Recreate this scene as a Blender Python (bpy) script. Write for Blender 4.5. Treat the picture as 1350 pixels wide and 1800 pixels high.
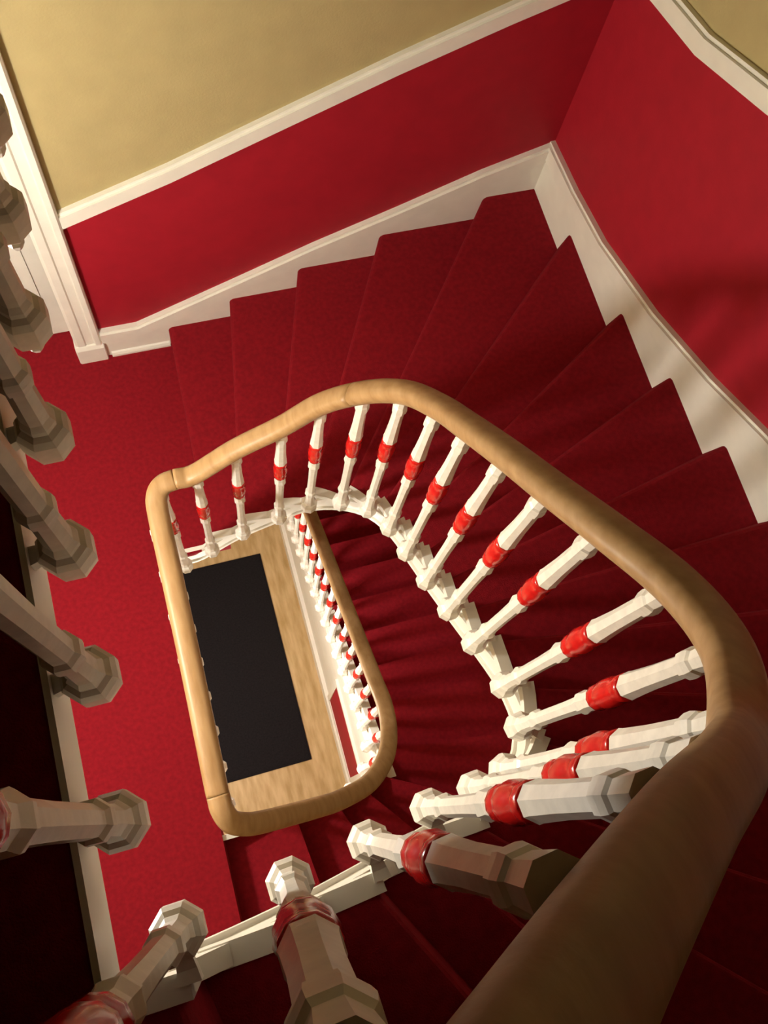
import bpy, bmesh, math
from mathutils import Vector, Matrix

S = bpy.context.scene
C = S.collection
for o in list(bpy.data.objects):
    bpy.data.objects.remove(o)

# ------------------------------------------------------------------ camera
F_PX, NADIR, YAW, CAM_Z = 1612.0, (474.6, 1438.0), 0.239, 3.75
d = Vector((NADIR[0]-675, NADIR[1]-900, F_PX)).normalized()      # straight down, in camera axes (x right, y down, z forward)
u = Vector((0, -1, 0)); y0 = (u-u.dot(d)*d).normalized(); x0 = y0.cross(-d)
AX = math.cos(YAW)*x0+math.sin(YAW)*y0; AY = -math.sin(YAW)*x0+math.cos(YAW)*y0; AZ = -d
cam = bpy.data.objects.new('camera', bpy.data.cameras.new('camera')); C.objects.link(cam)
cam.matrix_world = Matrix(((AX[0], -AX[1], -AX[2], 0), (AY[0], -AY[1], -AY[2], 0), (AZ[0], -AZ[1], -AZ[2], CAM_Z), (0, 0, 0, 1)))
cam.data.sensor_fit = 'VERTICAL'; cam.data.sensor_height = 24; cam.data.lens = 24*F_PX/1800
cam.data.clip_start = 0.01
S.camera = cam

# ------------------------------------------------------------------ light
W = bpy.data.worlds.new('night'); S.world = W; W.use_nodes = True
W.node_tree.nodes['Background'].inputs[0].default_value = (1.0, 0.8, 0.6, 1)
W.node_tree.nodes['Background'].inputs[1].default_value = 0.0
LAMP_HALL = dict(loc=(-1.25, 0.74, 1.62), power=135)      # wall lamp on the lower landing
LAMP_GROUND = dict(loc=(-0.62, 0.70, -0.12), drop=0.55, power=130)   # pendant under the lower landing
LAMP_COLOUR = (1, 0.955, 0.865)
S.view_settings.view_transform = 'Standard'
S.view_settings.look = 'None'
S.view_settings.exposure = 0.0
S.view_settings.gamma = 1
S.view_settings.use_curve_mapping = False

# ------------------------------------------------------------------ materials
def mat(name, col, rough=0.6, noise=0.0, nscale=40, bump=0.0, bscale=200, spec=0.5, col2=None, stretch=None, sheen=0):
    m = bpy.data.materials.new(name); m.use_nodes = True
    n, l = m.node_tree.nodes, m.node_tree.links
    b = n['Principled BSDF']
    b.inputs['Base Color'].default_value = (*col, 1); b.inputs['Roughness'].default_value = rough
    b.inputs['Specular IOR Level'].default_value = spec
    if sheen: b.inputs['Sheen Weight'].default_value = sheen
    tc = n.new('ShaderNodeTexCoord'); src = tc.outputs['Object']
    if stretch:
        mp = n.new('ShaderNodeMapping'); mp.inputs['Scale'].default_value = stretch
        l.new(src, mp.inputs['Vector']); src = mp.outputs['Vector']
    if noise or col2:
        t = n.new('ShaderNodeTexNoise'); t.inputs['Scale'].default_value = nscale; t.inputs['Detail'].default_value = 5
        l.new(src, t.inputs['Vector'])
        r = n.new('ShaderNodeValToRGB')
        c2 = col2 or tuple(c*(1-noise) for c in col)
        r.color_ramp.elements[0].color = (*c2, 1); r.color_ramp.elements[1].color = (*col, 1)
        r.color_ramp.elements[0].position = 0.32; r.color_ramp.elements[1].position = 0.66
        l.new(t.outputs['Fac'], r.inputs['Fac']); l.new(r.outputs['Color'], b.inputs['Base Color'])
    if bump:
        t2 = n.new('ShaderNodeTexNoise'); t2.inputs['Scale'].default_value = bscale; t2.inputs['Detail'].default_value = 3
        l.new(src, t2.inputs['Vector'])
        bp = n.new('ShaderNodeBump'); bp.inputs['Strength'].default_value = bump; bp.inputs['Distance'].default_value = 0.004
        l.new(t2.outputs['Fac'], bp.inputs['Height']); l.new(bp.outputs['Normal'], b.inputs['Normal'])
    return m

M = dict(
    carpet=mat('red_carpet', (0.25, 0.0085, 0.016), 0.95, 0.22, 60, 0.5, 380, 0.1),
    red_wall=mat('red_wall_paint', (0.35, 0.011, 0.024), 0.6, 0.10, 14, 0.12, 160, 0.2),
    cream=mat('cream_wall_paint', (0.45, 0.365, 0.18), 0.75, 0.08, 9, 0.12, 140, 0.2),
    white=mat('white_gloss_paint', (0.84, 0.81, 0.73), 0.38, 0.06, 12, 0.05, 60, 0.4),
    iron=mat('white_painted_iron', (0.86, 0.82, 0.74), 0.33, 0.12, 50, 0.10, 90, 0.4),
    band=mat('red_gloss_paint', (0.62, 0.012, 0.010), 0.22, 0.15, 50, 0.0, 90, 0.5),
    oak=mat('varnished_oak', (0.40, 0.245, 0.115), 0.42, 0, 7, 0.05, 40, 0.35, col2=(0.31, 0.175, 0.072), stretch=(6, 1.2, 6)),
    floor=mat('hall_floor_wood', (0.60, 0.43, 0.22), 0.5, 0, 5, 0.05, 60, 0.3, col2=(0.42, 0.28, 0.11), stretch=(5, 1, 1)),
    mat_=mat('dark_doormat', (0.016, 0.014, 0.016), 0.95, 0.4, 90, 0.6, 300, 0.1),
    top=mat('ceiling_bounce_cut', (0.10, 0.08, 0.06), 0.7, 0.1, 8, 0.05, 80, 0.2),  # unseen upper ceiling, colour darkened to cut bounced light
    ceiling=mat('ceiling_paint', (0.75, 0.70, 0.60), 0.8, 0.04, 8, 0.05, 80, 0.2),
    brass=mat('brass', (0.6, 0.42, 0.16), 0.35, 0.1, 30),
)
def lit_glass(power):
    g = bpy.data.materials.new('lit_opal_glass'); g.use_nodes = True
    e = g.node_tree.nodes['Principled BSDF']; e.inputs['Base Color'].default_value = (0.9, 0.85, 0.75, 1)
    e.inputs['Emission Color'].default_value = (*LAMP_COLOUR, 1); e.inputs['Emission Strength'].default_value = power/(math.pi*0.066)
    M['opal'] = g

# ------------------------------------------------------------------ helpers
def mesh(name, verts, faces, m, smooth=False):
    me = bpy.data.meshes.new(name); me.from_pydata([tuple(v) for v in verts], [], faces)
    bm = bmesh.new(); bm.from_mesh(me); bmesh.ops.recalc_face_normals(bm, faces=bm.faces); bm.to_mesh(me); bm.free()
    me.materials.append(M[m])
    if smooth: me.polygons.foreach_set('use_smooth', [True]*len(me.polygons))
    return me
def obj(name, me, parent=None, loc=None, **props):
    o = bpy.data.objects.new(name, me); C.objects.link(o)
    if parent: o.parent = parent
    if loc: o.location = loc
    for k, v in props.items(): o[k] = v
    return o
def thing(name, label, category, loc=(0, 0, 0), group=None):
    o = obj(name, None, loc=loc, label=label, category=category); o.empty_display_size = 0.1
    if group: o['group'] = group
    return o
class MB:
    def __init__(s): s.v = []; s.f = []
    def box(s, a, b):
        n = len(s.v)
        s.v += [(x, y, z) for z in (a[2], b[2]) for y in (a[1], b[1]) for x in (a[0], b[0])]
        s.f += [tuple(n+i for i in q) for q in ((0, 1, 3, 2), (4, 6, 7, 5), (0, 4, 5, 1), (2, 3, 7, 6), (0, 2, 6, 4), (1, 5, 7, 3))]
        return s
    def prism(s, poly, fn):
        """poly: 2D outline; fn(p, side) -> 3D point for side 0 / 1"""
        n, k = len(s.v), len(poly)
        s.v += [fn(p, 0) for p in poly]+[fn(p, 1) for p in poly]
        s.f += [tuple(range(n+k-1, n-1, -1)), tuple(range(n+k, n+2*k))]
        s.f += [(n+i, n+(i+1) % k, n+k+(i+1) % k, n+k+i) for i in range(k)]
        return s
    def rings(s, rings, caps=True, closed=True):
        n, k = len(s.v), len(rings[0])
        for r in rings: s.v += [tuple(p) for p in r]
        for i in range(len(rings)-1):
            for j in range(k if closed else k-1):
                s.f.append((n+i*k+j, n+i*k+(j+1) % k, n+(i+1)*k+(j+1) % k, n+(i+1)*k+j))
        if caps:
            s.f.append(tuple(range(n+k-1, n-1, -1))); s.f.append(tuple(range(n+(len(rings)-1)*k, n+len(rings)*k)))
        return s
    def lathe(s, prof, sides=8, rot=math.pi/8, c=(0, 0)):
        return s.rings([[(c[0]+r*math.cos(rot+2*math.pi*j/sides), c[1]+r*math.sin(rot+2*math.pi*j/sides), z) for j in range(sides)] for r, z in prof])
    def mesh(s, name, m, smooth=False): return mesh(name, s.v, s.f, m, smooth)

def cr(pts, t):
    """Catmull-Rom through pts at parameter t (index units, clamped)"""
    n = len(pts); t = min(max(t, 0), n-1-1e-9); i = int(t); f = t-i
    p = [Vector(pts[min(max(i+k, 0), n-1)]) for k in (-1, 0, 1, 2)]
    if i == 0: p[0] = 2*p[1]-p[2]
    if i == n-2: p[3] = 2*p[2]-p[1]
    return 0.5*((2*p[1])+(p[2]-p[0])*f+(2*p[0]-5*p[1]+4*p[2]-p[3])*f*f+(3*p[1]-p[0]-3*p[2]+p[3])*f**3)
def sweep(pts, per=6, w=0.034, h=0.027, m='oak', name='handrail', part=(0, 999)):
    """oval, slightly flat-bottomed handrail along a path"""
    n = (len(pts)-1)*per; P = [cr(pts, i/per) for i in range(n+1)]
    rings = []
    for i, p in enumerate(P):
        t = (P[min(i+1, n)]-P[max(i-1, 0)]).normalized()
        sd = t.cross(Vector((0, 0, 1))).normalized(); up = sd.cross(t)
        ring = []
        for j in range(16):
            a = 2*math.pi*j/16; ca, sa = math.cos(a), math.sin(a)
            x = w*math.copysign(abs(ca)**0.8, ca); y = h*math.copysign(abs(sa)**0.75, sa)
            if sa < -0.3: x *= 0.86
            ring.append(p+sd*x+up*y)
        if part[0] <= i/per <= part[1]: rings.append(ring)
    return MB().rings(rings).mesh(name, m, True)

# ------------------------------------------------------------------ measures
R = 0.139                     # riser
ZU, ZL, ZG = 20*R, 0.0, -20*R # upper landing, lower landing, ground floor
YW, XW, YB, XL = 2.085, 1.615, -1.10, -1.25    # faces of the skirting boards round the stairwell
TW = 0.02                     # the wall stands this far behind the skirting face
LX, UX = -0.190, -0.190       # edges of the lower and upper landings at the well

# baluster positions round the well, flight up from the lower landing (one on each step)
BAL = [(.020, 1.062), (.150, 1.062), (.290, 1.048), (.396, 1.024), (.490, .962), (.551, .874), (.576, .757), (.577, .633), (.579, .505),
       (.581, .384), (.583, .265), (.584, .136), (.550, .035), (.457, -.037), (.359, -.050), (.248, -.055), (.127, -.070), (.006, -.081), (-.122, -.086)]
RAIL_H = [.860, .848, .842, .860, .878, .890, .903, .922, .939, .940, .942, .950, .935, .935, .935, .935, .940, .950, .950]
PATH = [(-.26, 1.062), (-.11, 1.062)]+BAL+[(-.25, -.086), (-.38, -.086)]   # index of baluster i is i+2
def path(t, off=0.0):
    """point on the baluster line at baluster index t, moved off metres away from the well"""
    p = cr([(*q, 0) for q in PATH], t+2); a = cr([(*q, 0) for q in PATH], t+1.98); b = cr([(*q, 0) for q in PATH], t+2.02)
    tg = (b-a).normalized(); nrm = Vector((-tg.y, tg.x, 0))
    q = p+nrm*off
    return q.x, q.y
OUT = {1: (.057, YW), 2: (.332, YW), 3: (.628, YW), 4: (.968, YW), 5: (1.392, YW), 6: (XW, 1.797), 7: (XW, 1.360), 8: (XW, 1.027), 9: (XW, .715), 10: (XW, .425),
       11: (XW, .14), 12: (XW, -.15), 13: (XW, -.47), 14: (XW, -.82), 15: (1.38, YB), 16: (.97, YB), 17: (.66, YB), 18: (.37, YB), 19: (.10, YB), 20: (UX, YB)}
CORNER = {5: (XW, YW), 14: (XW, YB)}

# ------------------------------------------------------------------ setting
# floors
o = MB().box((XL, YB, ZL-.17), (LX, YW, ZL)).box((LX, 1.105, ZL-.06), (.10, YW, ZL)).box((XL, YW, ZL-.17), (-.28, 2.30, ZL))
obj('floor_landing', o.mesh('floor_landing', 'carpet'), kind='structure')
o = MB().box((XL, YB, ZU-.095), (UX, YW+TW, ZU))
fu = obj('floor_upper', o.mesh('floor_upper', 'carpet'), kind='structure')
obj('fascia', MB().box((UX, -.125, ZU-.10), (UX+.007, YW, ZU+.002)).mesh('fascia', 'white'), fu)
obj('landing_ceiling', MB().box((XL, YB, ZU-.145), (UX-.03, YW+TW, ZU-.095)).mesh('landing_ceiling', 'ceiling'), fu)
obj('floor_ground', MB().box((XL, YB, ZG-.1), (XW, 3.6, ZG)).mesh('floor_ground', 'floor'), kind='structure')
obj('ceiling', MB().box((XL-.1, YB-.1, 5.4), (XW+.1, YW+.2, 5.5)).mesh('ceiling', 'top'), kind='structure')

# walls
DOOR = (-1.12, -.34, 2.06)
wb = MB().box((DOOR[1], YW+TW, -.25), (XW+.12, 2.30, 5.4)).box((XL-.1, YW+TW, -.25), (DOOR[0], 2.30, 5.4)).box((DOOR[0], YW+TW, DOOR[2]), (DOOR[1], 2.30, 5.4))
wall_back = obj('wall_back', wb.mesh('wall_back', 'cream'), kind='structure')
wall_right = obj('wall_right', MB().box((XW+TW, YB-.1, ZG), (XW+.14, 3.6, 5.4)).mesh('wall_right', 'cream'), kind='structure')
wall_front = obj('wall_front', MB().box((XL-.1, YB-.14, ZG), (XW+TW, YB-TW, 5.4)).mesh('wall_front', 'cream'), kind='structure')
wall_left = obj('wall_left', MB().box((XL-.14, YB-.1, ZG), (XL, 3.6, 5.4)).mesh('wall_left', 'cream'), kind='structure')
obj('wall_hall', MB().box((XL, 3.6, ZG), (XW, 3.7, -.25)).mesh('wall_hall', 'cream'), kind='structure')

SK_B = [(-.228, .207), (-.07, .208), (.06, .268), (.33, .395), (.685, .565), (1.03, .712), (1.35, .857), (1.640, .962)]
SK_R = [(2.110, .958), (1.85, .985), (1.59, 1.032), (1.214, 1.163), (.886, 1.317), (.625, 1.465), (.14, 1.70), (-.30, 1.93), (-.82, 2.22), (-1.10, 2.38)]
SK_F = [(1.615, 2.38), (1.30, 2.52), (.90, 2.68), (.50, 2.83), (.10, 2.95), (-.19, 2.99), (XL, 2.99)]
DA_B = [(-.228, .93), (.163, 1.085), (.557, 1.264), (.927, 1.431), (1.281, 1.578), (1.64, 1.715)]
DA_F = [(1.64, 3.2), (1.30, 3.30), (.90, 3.45), (.50, 3.6), (.10, 3.72), (-.19, 3.76), (XL, 3.76)]
DA_R = [(2.11, 1.715), (1.905, 1.775), (1.64, 1.842), (1.309, 1.982), (.886, 2.19), (.14, 2.55), (-.82, 3.04), (-1.12, 3.2)]
def band(line, lo, hi, fn):
    """strip that follows a line on a wall from line+lo to line+hi (lo may be a function)"""
    L = lo if callable(lo) else (lambda p: p[1]+lo)
    return MB().prism([(p[0], L(p)) for p in line]+[(p[0], p[1]+hi) for p in reversed(line)], fn)
def wall_fn(axis, near, far):
    if axis == 'y': return lambda p, s: (p[0], near if s == 0 else far, p[1])
    return lambda p, s: (near if s == 0 else far, p[0], p[1])
def dress(side, wall, axis, face, sgn, sk, da, tn):
    bb = obj('baseboard_'+side, band(sk, lambda p: p[1]-.42 if p[0] > .05 or axis == 'x' or sgn < 0 else 0.0, -.02, wall_fn(axis, face, face+sgn*TW)).mesh('baseboard', 'white'), kind='structure')
    obj('moulding', band(sk, -.075, -.012, wall_fn(axis, face-sgn*.014, face+sgn*TW)).mesh('moulding', 'white'), bb)
    obj('moulding_bead', band(sk, -.022, 0, wall_fn(axis, face-sgn*.004, face+sgn*TW)).mesh('moulding_bead', 'white'), bb)
    if da:
        tr = obj(tn, band(da, 0, .058, wall_fn(axis, face-sgn*.006, face+sgn*TW)).mesh('dado_rail', 'white'), kind='structure')
        obj('bead', band(da, .05, .072, wall_fn(axis, face+sgn*.004, face+sgn*TW)).mesh('bead', 'white'), tr)
        # red painted dado between skirting and dado rail
        def zat(line, x):
            L = sorted(line)
            for a, b in zip(L, L[1:]):
                if a[0] <= x <= b[0]: return a[1]+(b[1]-a[1])*(x-a[0])/(b[0]-a[0])
            return L[0][1] if x < L[0][0] else L[-1][1]
        xs = sorted({p[0] for p in sk} | {p[0] for p in da if min(q[0] for q in sk) < p[0] < max(q[0] for q in sk)})
        poly = [(x, zat(sk, x)-.1) for x in xs]+[(x, zat(da, x)+.02) for x in reversed(xs)]
        obj('red_panel', MB().prism(poly, wall_fn(axis, face+sgn*.016, face+sgn*(TW+.002))).mesh('red_panel', 'red_wall'), wall)
    return bb
bb = dress('back', wall_back, 'y', YW, 1, SK_B, DA_B, 'trim_2')
q = [(2.072, 0), (2.072, .012), (2.078, .024), (2.088, .030), (2.1, .030), (2.1, 0)]
obj('floor_strip', MB().prism(q, lambda p, s: ((-.205, .052)[s], p[0], p[1])).mesh('floor_strip', 'white'), bb)
dress('right', wall_right, 'x', XW, 1, SK_R, DA_R, 'trim_3')
dress('front', wall_front, 'y', YB, -1, SK_F, DA_F, 'trim_4')  # dado rail and red panel added on this unseen wall to reduce bounce

# door with its casing
dr = obj('door_1', MB().box((DOOR[0], 2.235, 0.008), (DOOR[1], 2.275, DOOR[2])).mesh('door_leaf', 'white'), kind='structure')
for x0_, x1_ in ((-1.04, -.76), (-.70, -.42)):
    for z0_, z1_ in ((.22, .95), (1.10, 1.92)):
        obj('door_panel', MB().box((x0_, 2.229, z0_), (x1_, 2.237, z1_)).mesh('door_panel', 'white'), dr)
h = MB().lathe([(.010, 0), (.010, .03), (.024, .04), (.026, .055), (.016, .066)], 12, 0).mesh('door_knob', 'brass', True)
k = obj('door_knob', h, dr, (-1.07, 2.236, 1.02)); k.rotation_euler = (math.pi/2, 0, 0)
prof = [(-.340, 2.30), (-.340, 2.085), (-.328, 2.078), (-.300, 2.078), (-.294, 2.084), (-.262, 2.084), (-.256, 2.074), (-.236, 2.072), (-.229, 2.080), (-.229, 2.12), (-.30, 2.30)]
cs = MB().prism(prof, lambda p, s: (p[0], p[1], (.12, DOOR[2]+.1)[s]))
cs.prism([(-1.46-p[0], p[1]) for p in prof], lambda p, s: (p[0], p[1], (.12, DOOR[2]+.1)[s]))
cs.box((DOOR[0]-.11, 2.082, DOOR[2]), (-.231, 2.2, DOOR[2]+.11))
tr = obj('trim_1', cs.mesh('door_casing', 'white'), kind='structure')
pb = [(-.346, 2.30), (-.346, 2.072), (-.340, 2.066), (-.226, 2.066), (-.222, 2.072), (-.222, 2.12), (-.30, 2.30)]
for mir in (0, 1):
    poly = [((-1.46-p[0]) if mir else p[0], p[1]) for p in pb]
    b_ = MB().prism(poly, lambda p, s: (p[0], p[1], (0.0, .105)[s]))
    sm = [((-1.46-p[0]) if mir else p[0], p[1]+(.010 if p[1] < 2.08 else 0)) for p in pb]
    n_ = len(b_.v); kk = len(pb)
    b_.v += [(p[0], p[1], .105) for p in poly]+[(p[0], p[1], .124) for p in sm]
    b_.f += [tuple(range(n_+kk, n_+2*kk))]+[(n_+i, n_+(i+1) % kk, n_+kk+(i+1) % kk, n_+kk+i) for i in range(kk)]
    obj('plinth_block', b_.mesh('plinth_block', 'white'), tr)

# ------------------------------------------------------------------ stairs up from the lower landing
st = thing('staircase', 'red carpeted winding staircase with white string climbing from the lower landing', 'staircase')
SO = .048                                    # string face lies this far behind the balusters
for kx in range(1, 20):
    z = R*kx
    a_in = path(kx-1, SO+.016); a_out = OUT[kx]; b_in = path(kx, SO+.016); b_out = OUT[kx+1]
    rake = .003 if kx < 6 else .030
    def shift(p, q_, dd):
        L = math.hypot(q_[0]-p[0], q_[1]-p[1]); return (p[0]+(q_[0]-p[0])*dd/L, p[1]+(q_[1]-p[1])*dd/L)
    out_next = CORNER.get(kx, b_out)
    back_in = path(kx+.15, SO+.016); back_out = shift(b_out, OUT.get(kx+2, (OUT[20][0]-.3, YB)) if kx+1 not in CORNER else CORNER[kx+1], .06)
    prof = [(.004, z-R-.03), (.004, z-R), (.002+rake*.5, z-R*.5), (rake-.004, z-.020), (rake+.001, z-.008), (rake+.011, z-.001), (rake+.020, z)]
    rows = []
    for dd, zz in prof:
        ai = shift(a_in, b_in, min(dd*.5, .03)); ao = shift(a_out, out_next, dd)
        rows.append(((*ai, zz), (*ao, zz)))
    mid_in = [(*path(kx-1+f, SO+.016), z) for f in (.3, .5, .75, 1.0)]+[(*back_in, z)]
    outer = ([(*CORNER[kx], z)] if kx in CORNER else [])+[(*b_out, z), (*back_out, z)]
    v = []; f = []
    for r_ in rows: v += list(r_)
    for i in range(len(rows)-1): f.append((2*i, 2*i+1, 2*i+3, 2*i+2))
    tI, tO = 2*len(rows)-2, 2*len(rows)-1
    mi = list(range(len(v), len(v)+len(mid_in))); v += mid_in
    oi = list(range(len(v), len(v)+len(outer))); v += outer
    f.append(tuple([tI, tO]+oi+mi[::-1]))
    soff = lambda fr: z-R-.03+R*fr            # sloping underside
    mi2 = list(range(len(v), len(v)+len(mid_in))); v += [(p[0], p[1], soff(fr)) for p, fr in zip(mid_in, (.3, .5, .75, 1.0, 1.05))]
    oi2 = list(range(len(v), len(v)+len(outer))); v += [(p[0], p[1], soff(fr)) for p, fr in zip(outer, ((.5, 1.0, 1.05) if kx in CORNER else (1.0, 1.05)))]
    f.append(tuple([0, 1]+oi2+mi2[::-1]))
    chI, chI2, chO, chO2 = [tI]+mi, [0]+mi2, [tO]+oi, [1]+oi2
    for A, B in ((chI, chI2), (chO, chO2)):
        for i in range(len(A)-1): f.append((A[i], A[i+1], B[i+1], B[i]))
    f.append((mi[-1], oi[-1], oi2[-1], mi2[-1]))
    f.append(tuple(range(0, 2*len(rows), 2))+(0,) if False else tuple(range(0, 2*len(rows), 2))); f.append(tuple(range(1, 2*len(rows), 2)))
    obj('step', mesh('step', v, f, 'carpet'), st)

def zt(t): return R*(t+1)
# upper part of the string, cut to the steps
def ribbon(ts, zlo, zhi, o0, o1):
    rings = []
    for t, a, b in zip(ts, zlo, zhi):
        p, q_ = path(t, o0), path(t, o1)
        rings.append([(*p, a), (*q_, a), (*q_, b), (*p, b)])
    return MB().rings(rings)
for i in range(-1, 19):
    ts = [i+j/4 for j in range(5)]
    if i == -1: ts = [-1.05, -.75, -.5, -.25, 0]
    ztop = max(0, R*(i+1))
    zl = [min(zt(max(t, -.6))-.135, ztop-.05) for t in ts]
    obj('string_bracket', ribbon(ts, zl, [ztop+.001]*5, SO+.004, SO+.022).mesh('string_bracket', 'white'), st)
    # white return of the tread above its bracket
    if i >= 0: obj('tread_return', ribbon(ts, [ztop-.030]*5, [ztop+.003]*5, SO-.008, SO+.022).mesh('tread_return', 'white'), st)
ts = [-1.05+j*.25 for j in range(81)]
obj('string', ribbon(ts, [max(zt(t)-.175, -.10) for t in ts], [max(zt(t)-.095, -.03) for t in ts], SO-.006, SO+.02).mesh('string', 'white'), st)
obj('string_bead', ribbon(ts, [max(zt(t)-.190, -.112) for t in ts], [max(zt(t)-.170, -.094) for t in ts], SO-.014, SO+.02).mesh('string_bead', 'white'), st)

# ------------------------------------------------------------------ balusters
BL = 0.90
def baluster_meshes():
    Z = lambda f: -.03+f*BL
    body = MB().lathe([(.018, Z(.05)), (.0165, Z(.09)), (.0150, Z(.165)), (.0195, Z(.172)), (.0205, Z(.185)), (.0195, Z(.198)), (.0150, Z(.206)), (.0150, Z(.24)), (.0145, Z(.36)), (.0155, Z(.47)), (.0195, Z(.478)),
                       (.0205, Z(.492)), (.0185, Z(.505)), (.0170, Z(.515)), (.0185, Z(.545)), (.0185, Z(.70)), (.0215, Z(.705)), (.0200, Z(.72)), (.0170, Z(.80)), (.0155, Z(.905)), (.0195, Z(.912)), (.0205, Z(.93)), (.0190, Z(.945)), (.0160, Z(.95)), (.0180, Z(1.0))])
    bandm = MB().lathe([(.0190, Z(.552)), (.0215, Z(.556)), (.0215, Z(.572)), (.0195, Z(.578)), (.0225, Z(.592)), (.0245, Z(.62)), (.0225, Z(.650)), (.0200, Z(.664)), (.0215, Z(.670)), (.0215, Z(.690)), (.0190, Z(.694))], 12, 0)
    foot = MB().lathe([(.006, Z(-.045)), (.012, Z(-.030)), (.011, Z(-.018)), (.020, Z(-.010)), (.0290, Z(.004)), (.0310, Z(.022)), (.0310, Z(.050)), (.0265, Z(.061)), (.0205, Z(.067)), (.0205, Z(.076)), (.0165, Z(.087))])
    br = MB()
    rr = []
    for s_, w_, zc in ((.012, .010, .012), (.026, .009, .004), (.040, .011, -.004), (.054, .013, -.006)):
        rr.append([(s_, -w_, zc-w_), (s_, w_, zc-w_), (s_, w_, zc+w_), (s_, -w_, zc+w_)])
    br.rings(rr)
    return body.mesh('baluster', 'iron'), bandm.mesh('red_band', 'band', True), foot.mesh('foot', 'iron'), br.mesh('bracket', 'iron')
BM, BANDM, FOOTM, BRM = baluster_meshes()
def baluster(parent, x, y, z, ang, length):
    """ang: direction from the well towards the string"""
    o = obj('baluster', BM, parent, (x, y, z)); o.rotation_euler = (0, 0, ang); o.scale = (1, 1, length/BL)
    b = obj('red_band', BANDM, o)
    f = obj('foot', FOOTM, o); k = obj('bracket', BRM, o)
    return o
def out_ang(t):
    a, b = path(t, 0), path(t, .01); return math.atan2(b[1]-a[1], b[0]-a[0])

rail_z = [R*(i+1)+RAIL_H[i] for i in range(19)]
ba = thing('stair_balustrade', 'white balusters with red bands under a curving oak handrail on the near staircase', 'balustrade', group='balustrades')
for i in range(19):
    baluster(ba, *BAL[i], R*(i+1), out_ang(i), RAIL_H[i]-.020+.03)
pts = [(-.045, 1.064, .984)]+[(BAL[i][0]+max(0, i-13)*.003, BAL[i][1]-max(0, i-12)*.006, rail_z[i]) for i in range(17)]+[(.015, -.118, 3.45), (-.10, -.130, 3.58), (-.158, -.06, 3.665)]
obj('handrail', sweep(pts, 8, part=(0, 4.75)), ba); obj('handrail', sweep(pts, 8, part=(4.75, 99)), ba)

bu = thing('landing_balustrade', 'dark unlit balusters in the foreground along the upper landing edge', 'balustrade', group='balustrades')
for y in (.038, .187, .328, .470, .618, .768, .915, 1.06):
    baluster(bu, -.145, y, ZU-.02, math.pi, .93)
obj('handrail', sweep([(-.152, -.042, 3.667), (-.156, .04, 3.68), (-.156, .2, 3.685), (-.156, .6, 3.685), (-.156, 1.06, 3.685), (-.156, 2.08, 3.685)], 6), bu)
for y in (1.2, 1.345, 1.49, 1.635, 1.78, 1.925): baluster(bu, -.145, y, ZU-.02, math.pi, .93)

bl = thing('landing_balustrade', 'straight lit oak handrail and balusters guarding the lower red landing', 'balustrade', group='balustrades')
baluster(bl, -.098, 1.062, 0, math.pi/2, .96)
for j in range(7): baluster(bl, -.143, .935-j*.14, 0, math.pi, .945)
pts = [(-.045, 1.064, .984), (-.085, 1.058, .977), (-.112, 1.030, .968), (-.120, .97, .958), (-.121, .75, .95), (-.123, .45, .95), (-.128, .15, .95), (-.128, .10, .949)]
obj('handrail', sweep(pts, 6), bl)
obj('fascia', MB().box((LX, .02, -.125), (LX+.012, 1.11, .002)).mesh('fascia', 'white'), bl)

# ------------------------------------------------------------------ lower flight, down to the ground floor
GO = .21
sb = thing('staircase', 'lower red carpeted staircase descending past the handrail to the ground floor', 'staircase')
QB = [(-.128, .10, .949), (-.126, .06, .945), (-.110, .022, .925), (-.075, .004, .885), (-.03, -.004, .82), (.076, -.008, .68), (.165, -.010, .575), (.247, -.007, .48), (.372, .021, .33), (.472, .095, .18), (.528, .195, .06)]
nst = 12
tail = [(.548, .195+.105*j, .06-(.0695)*j) for j in range(1, 2*nst+2)]
# steps: straight run along the right wall, then winders round the corner up to the landing
ST = []      # (tread z, inner front, outer front), front = riser foot line, going up
zt0 = -.86   # tread level where the straight run meets the corner
n_str = 14
for j in range(n_str):
    z = zt0-R*(n_str-1-j); y = .16+GO*(n_str-j)
    ST.append((z, (.585, y), (XW, y)))
ST += [(zt0+R, (.585, .15), (XW, .02)), (zt0+2*R, (.53, .04), (XW, -.55)), (zt0+3*R, (.43, -.005), (1.25, YB)), (zt0+4*R, (.28, -.017), (.72, YB)), (zt0+5*R, (.10, -.02), (.22, YB))]
for j, (z, a, b) in enumerate(ST):
    if z < ZG+.03: continue
    nx = ST[j+1] if j+1 < len(ST) else (0, (LX, -.015), (LX, YB))
    a2, b2 = nx[1], nx[2]
    poly = [a, b]+([(XW, YB)] if b[0] == XW and b2[1] == YB else [])+[b2, a2]
    zb = max(z-R-.12, ZG)
    if j == len(ST)-1: z = -R
    m_ = MB().prism(poly, lambda p, s: (p[0], p[1], zb if s == 0 else z))
    obj('step', m_.mesh('step', 'carpet'), sb)
def zs(y): return zt0-R*((y-.16)/GO)+R*.6
ys = [.02+.1*j for j in range(31)]
lo = lambda y: max(zs(y)-.30, ZG)
obj('spandrel_panel', MB().prism([(y, ZG) for y in (.02, 3.0)]+[(y, max(zs(y)-.1, ZG+.02)) for y in reversed(ys)], lambda p, s: ((.575, .600)[s], p[0], p[1])).mesh('spandrel_panel', 'white'), sb)
obj('string', MB().prism([(y, max(zs(y)-.22, ZG)) for y in ys]+[(y, max(zs(y)+.04, ZG+.08)) for y in reversed(ys)], lambda p, s: ((.565, .605)[s], p[0], p[1])).mesh('string', 'white'), sb)
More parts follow.
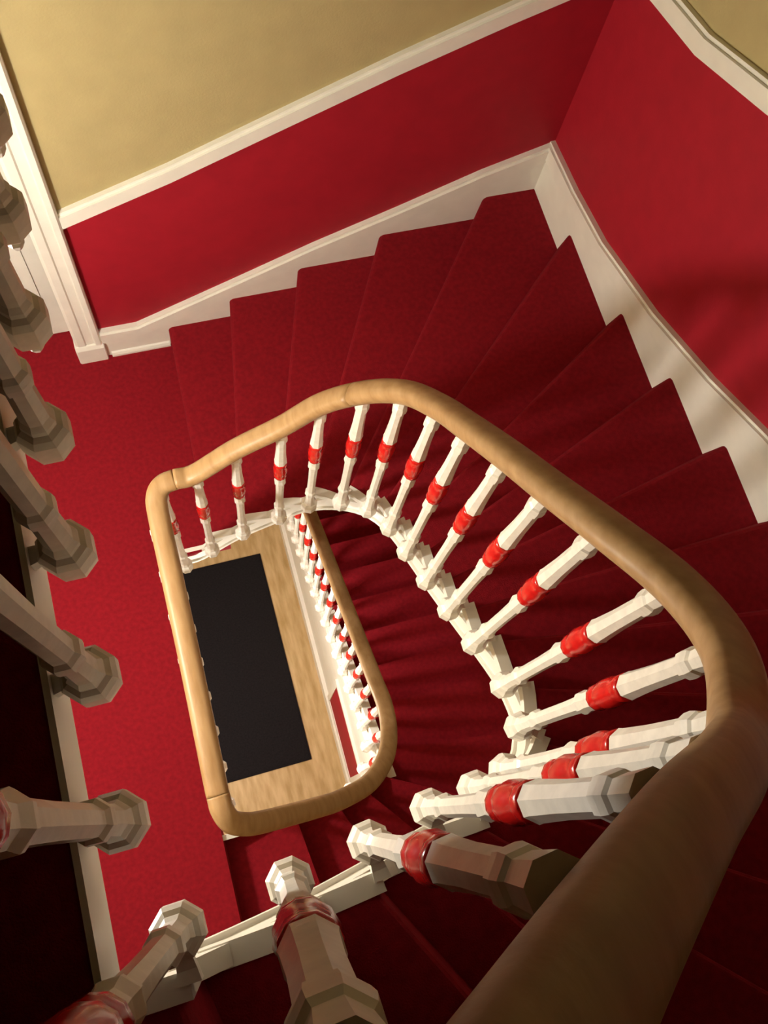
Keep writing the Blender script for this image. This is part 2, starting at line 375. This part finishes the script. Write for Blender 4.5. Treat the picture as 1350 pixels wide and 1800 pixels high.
obj('string_bead', MB().prism([(y, max(zs(y)-.25, ZG)) for y in ys]+[(y, max(zs(y)-.22, ZG+.03)) for y in reversed(ys)], lambda p, s: ((.552, .600)[s], p[0], p[1])).mesh('string_bead', 'white'), sb)
obj('spandrel_skirting', MB().box((.550, .02, ZG), (.58, 3.0, ZG+.16)).mesh('spandrel_skirting', 'white'), sb)
obj('red_panel', MB().box((.566, .10, ZG+.25), (.578, .62, ZG+.95)).mesh('red_panel', 'red_wall'), sb)
obj('panel_frame', MB().box((.560, .06, ZG+.20), (.578, .10, ZG+1.0)).box((.560, .62, ZG+.20), (.578, .66, ZG+1.0)).box((.560, .10, ZG+.20), (.578, .62, ZG+.25)).box((.560, .10, ZG+.95), (.578, .62, ZG+1.0)).mesh('panel_frame', 'white'), sb)
obj('corner_string', MB().rings([[(*p, z0), (p[0]+nx*.02, p[1]+ny*.02, z0), (p[0]+nx*.02, p[1]+ny*.02, z1), (*p, z1)] for p, nx, ny, z0, z1 in
    (((LX, -.012), 0, -1, -.3, -.02), ((.10, -.016), 0, -1, -.45, -.15), ((.28, -.012), .2, -1, -.55, -.29), ((.43, .0), .5, -.8, -.7, -.42), ((.53, .05), .8, -.5, -.85, -.55), ((.575, .16), 1, 0, -1.0, -.70))]).mesh('corner_string', 'white'), sb)
bs = thing('stair_balustrade', 'pale balusters and steep oak handrail of the flight below, seen down the well', 'balustrade', group='balustrades')
obj('handrail', sweep(QB+tail, 6), bs)
for j, p in enumerate(tail):
    baluster(bs, p[0]-.004, p[1], p[2]-.90, 0, .89)
for p in QB[5:]:
    ang = {0: -math.pi/2}.get(0) if p[0] < .4 else -.6
    baluster(bs, p[0], p[1], p[2]-.90, ang, .89)

# ------------------------------------------------------------------ loose things
dm = thing('doormat', 'dark rectangular mat on the wooden ground floor at the bottom of the well', 'mat', (.08, 1.05, ZG))
obj('pile', MB().box((-.30, -.745, 0.0), (.275, .745, .012)).mesh('pile', 'mat_'), dm)
e_ = MB()
for a_, b_ in (((-.31, -.755, 0), (-.30, .755, .009)), ((.275, -.755, 0), (.285, .755, .009)), ((-.30, -.755, 0), (.275, -.745, .009)), ((-.30, .745, 0), (.275, .755, .009))): e_.box(a_, b_)
obj('binding', e_.mesh('binding', 'mat_'), dm)

def pendant_lamp(cfg, label):
    t = thing('pendant_lamp', label, 'lamp', cfg['loc']); D = -cfg['drop']
    lit_glass(cfg['power']*.34)
    obj('ceiling_rose', MB().lathe([(.05, 0), (.05, -.012), (.03, -.03), (.008, -.035)], 24, 0).mesh('ceiling_rose', 'white', True), t)
    obj('cord', MB().lathe([(.003, -.03), (.003, D+.10)], 8, 0).mesh('cord', 'white'), t)
    obj('lamp_holder', MB().lathe([(.012, D+.11), (.026, D+.10), (.030, D+.07), (.030, D+.055)], 20, 0).mesh('lamp_holder', 'brass', True), t)
    obj('glass_globe', MB().lathe([(.028, D+.058), (.09, D+.042), (.125, D-.008), (.128, D-.055), (.10, D-.108), (.055, D-.136), (.006, D-.146)], 24, 0).mesh('glass_globe', 'opal', True), t)
def wall_lamp(cfg, label):
    t = thing('wall_lamp', label, 'lamp', cfg['loc']); lit_glass(cfg['power']*.6)
    b = obj('back_plate', MB().lathe([(.06, 0), (.06, .012), (.035, .02)], 20, 0).mesh('back_plate', 'brass', True), t); b.rotation_euler = (0, math.pi/2, 0)
    obj('arm', sweep([(.015, 0, 0), (.06, 0, -.05), (.11, 0, -.06), (.13, 0, -.02)], 5, .007, .007, 'brass', 'arm'), t)
    obj('lamp_holder', MB().lathe([(.012, -.03), (.026, -.02), (.030, 0), (.030, .012)], 20, 0, (.13, 0)).mesh('lamp_holder', 'brass', True), t)
    obj('glass_globe', MB().lathe([(.028, .010), (.07, .026), (.095, .066), (.097, .100), (.078, .146), (.042, .170), (.006, .178)], 24, 0, (.13, 0)).mesh('glass_globe', 'opal', True), t)
wall_lamp(LAMP_HALL, 'opal glass wall lamp beside the lower landing')
pendant_lamp(LAMP_GROUND, 'opal glass pendant lamp hanging under the lower landing')
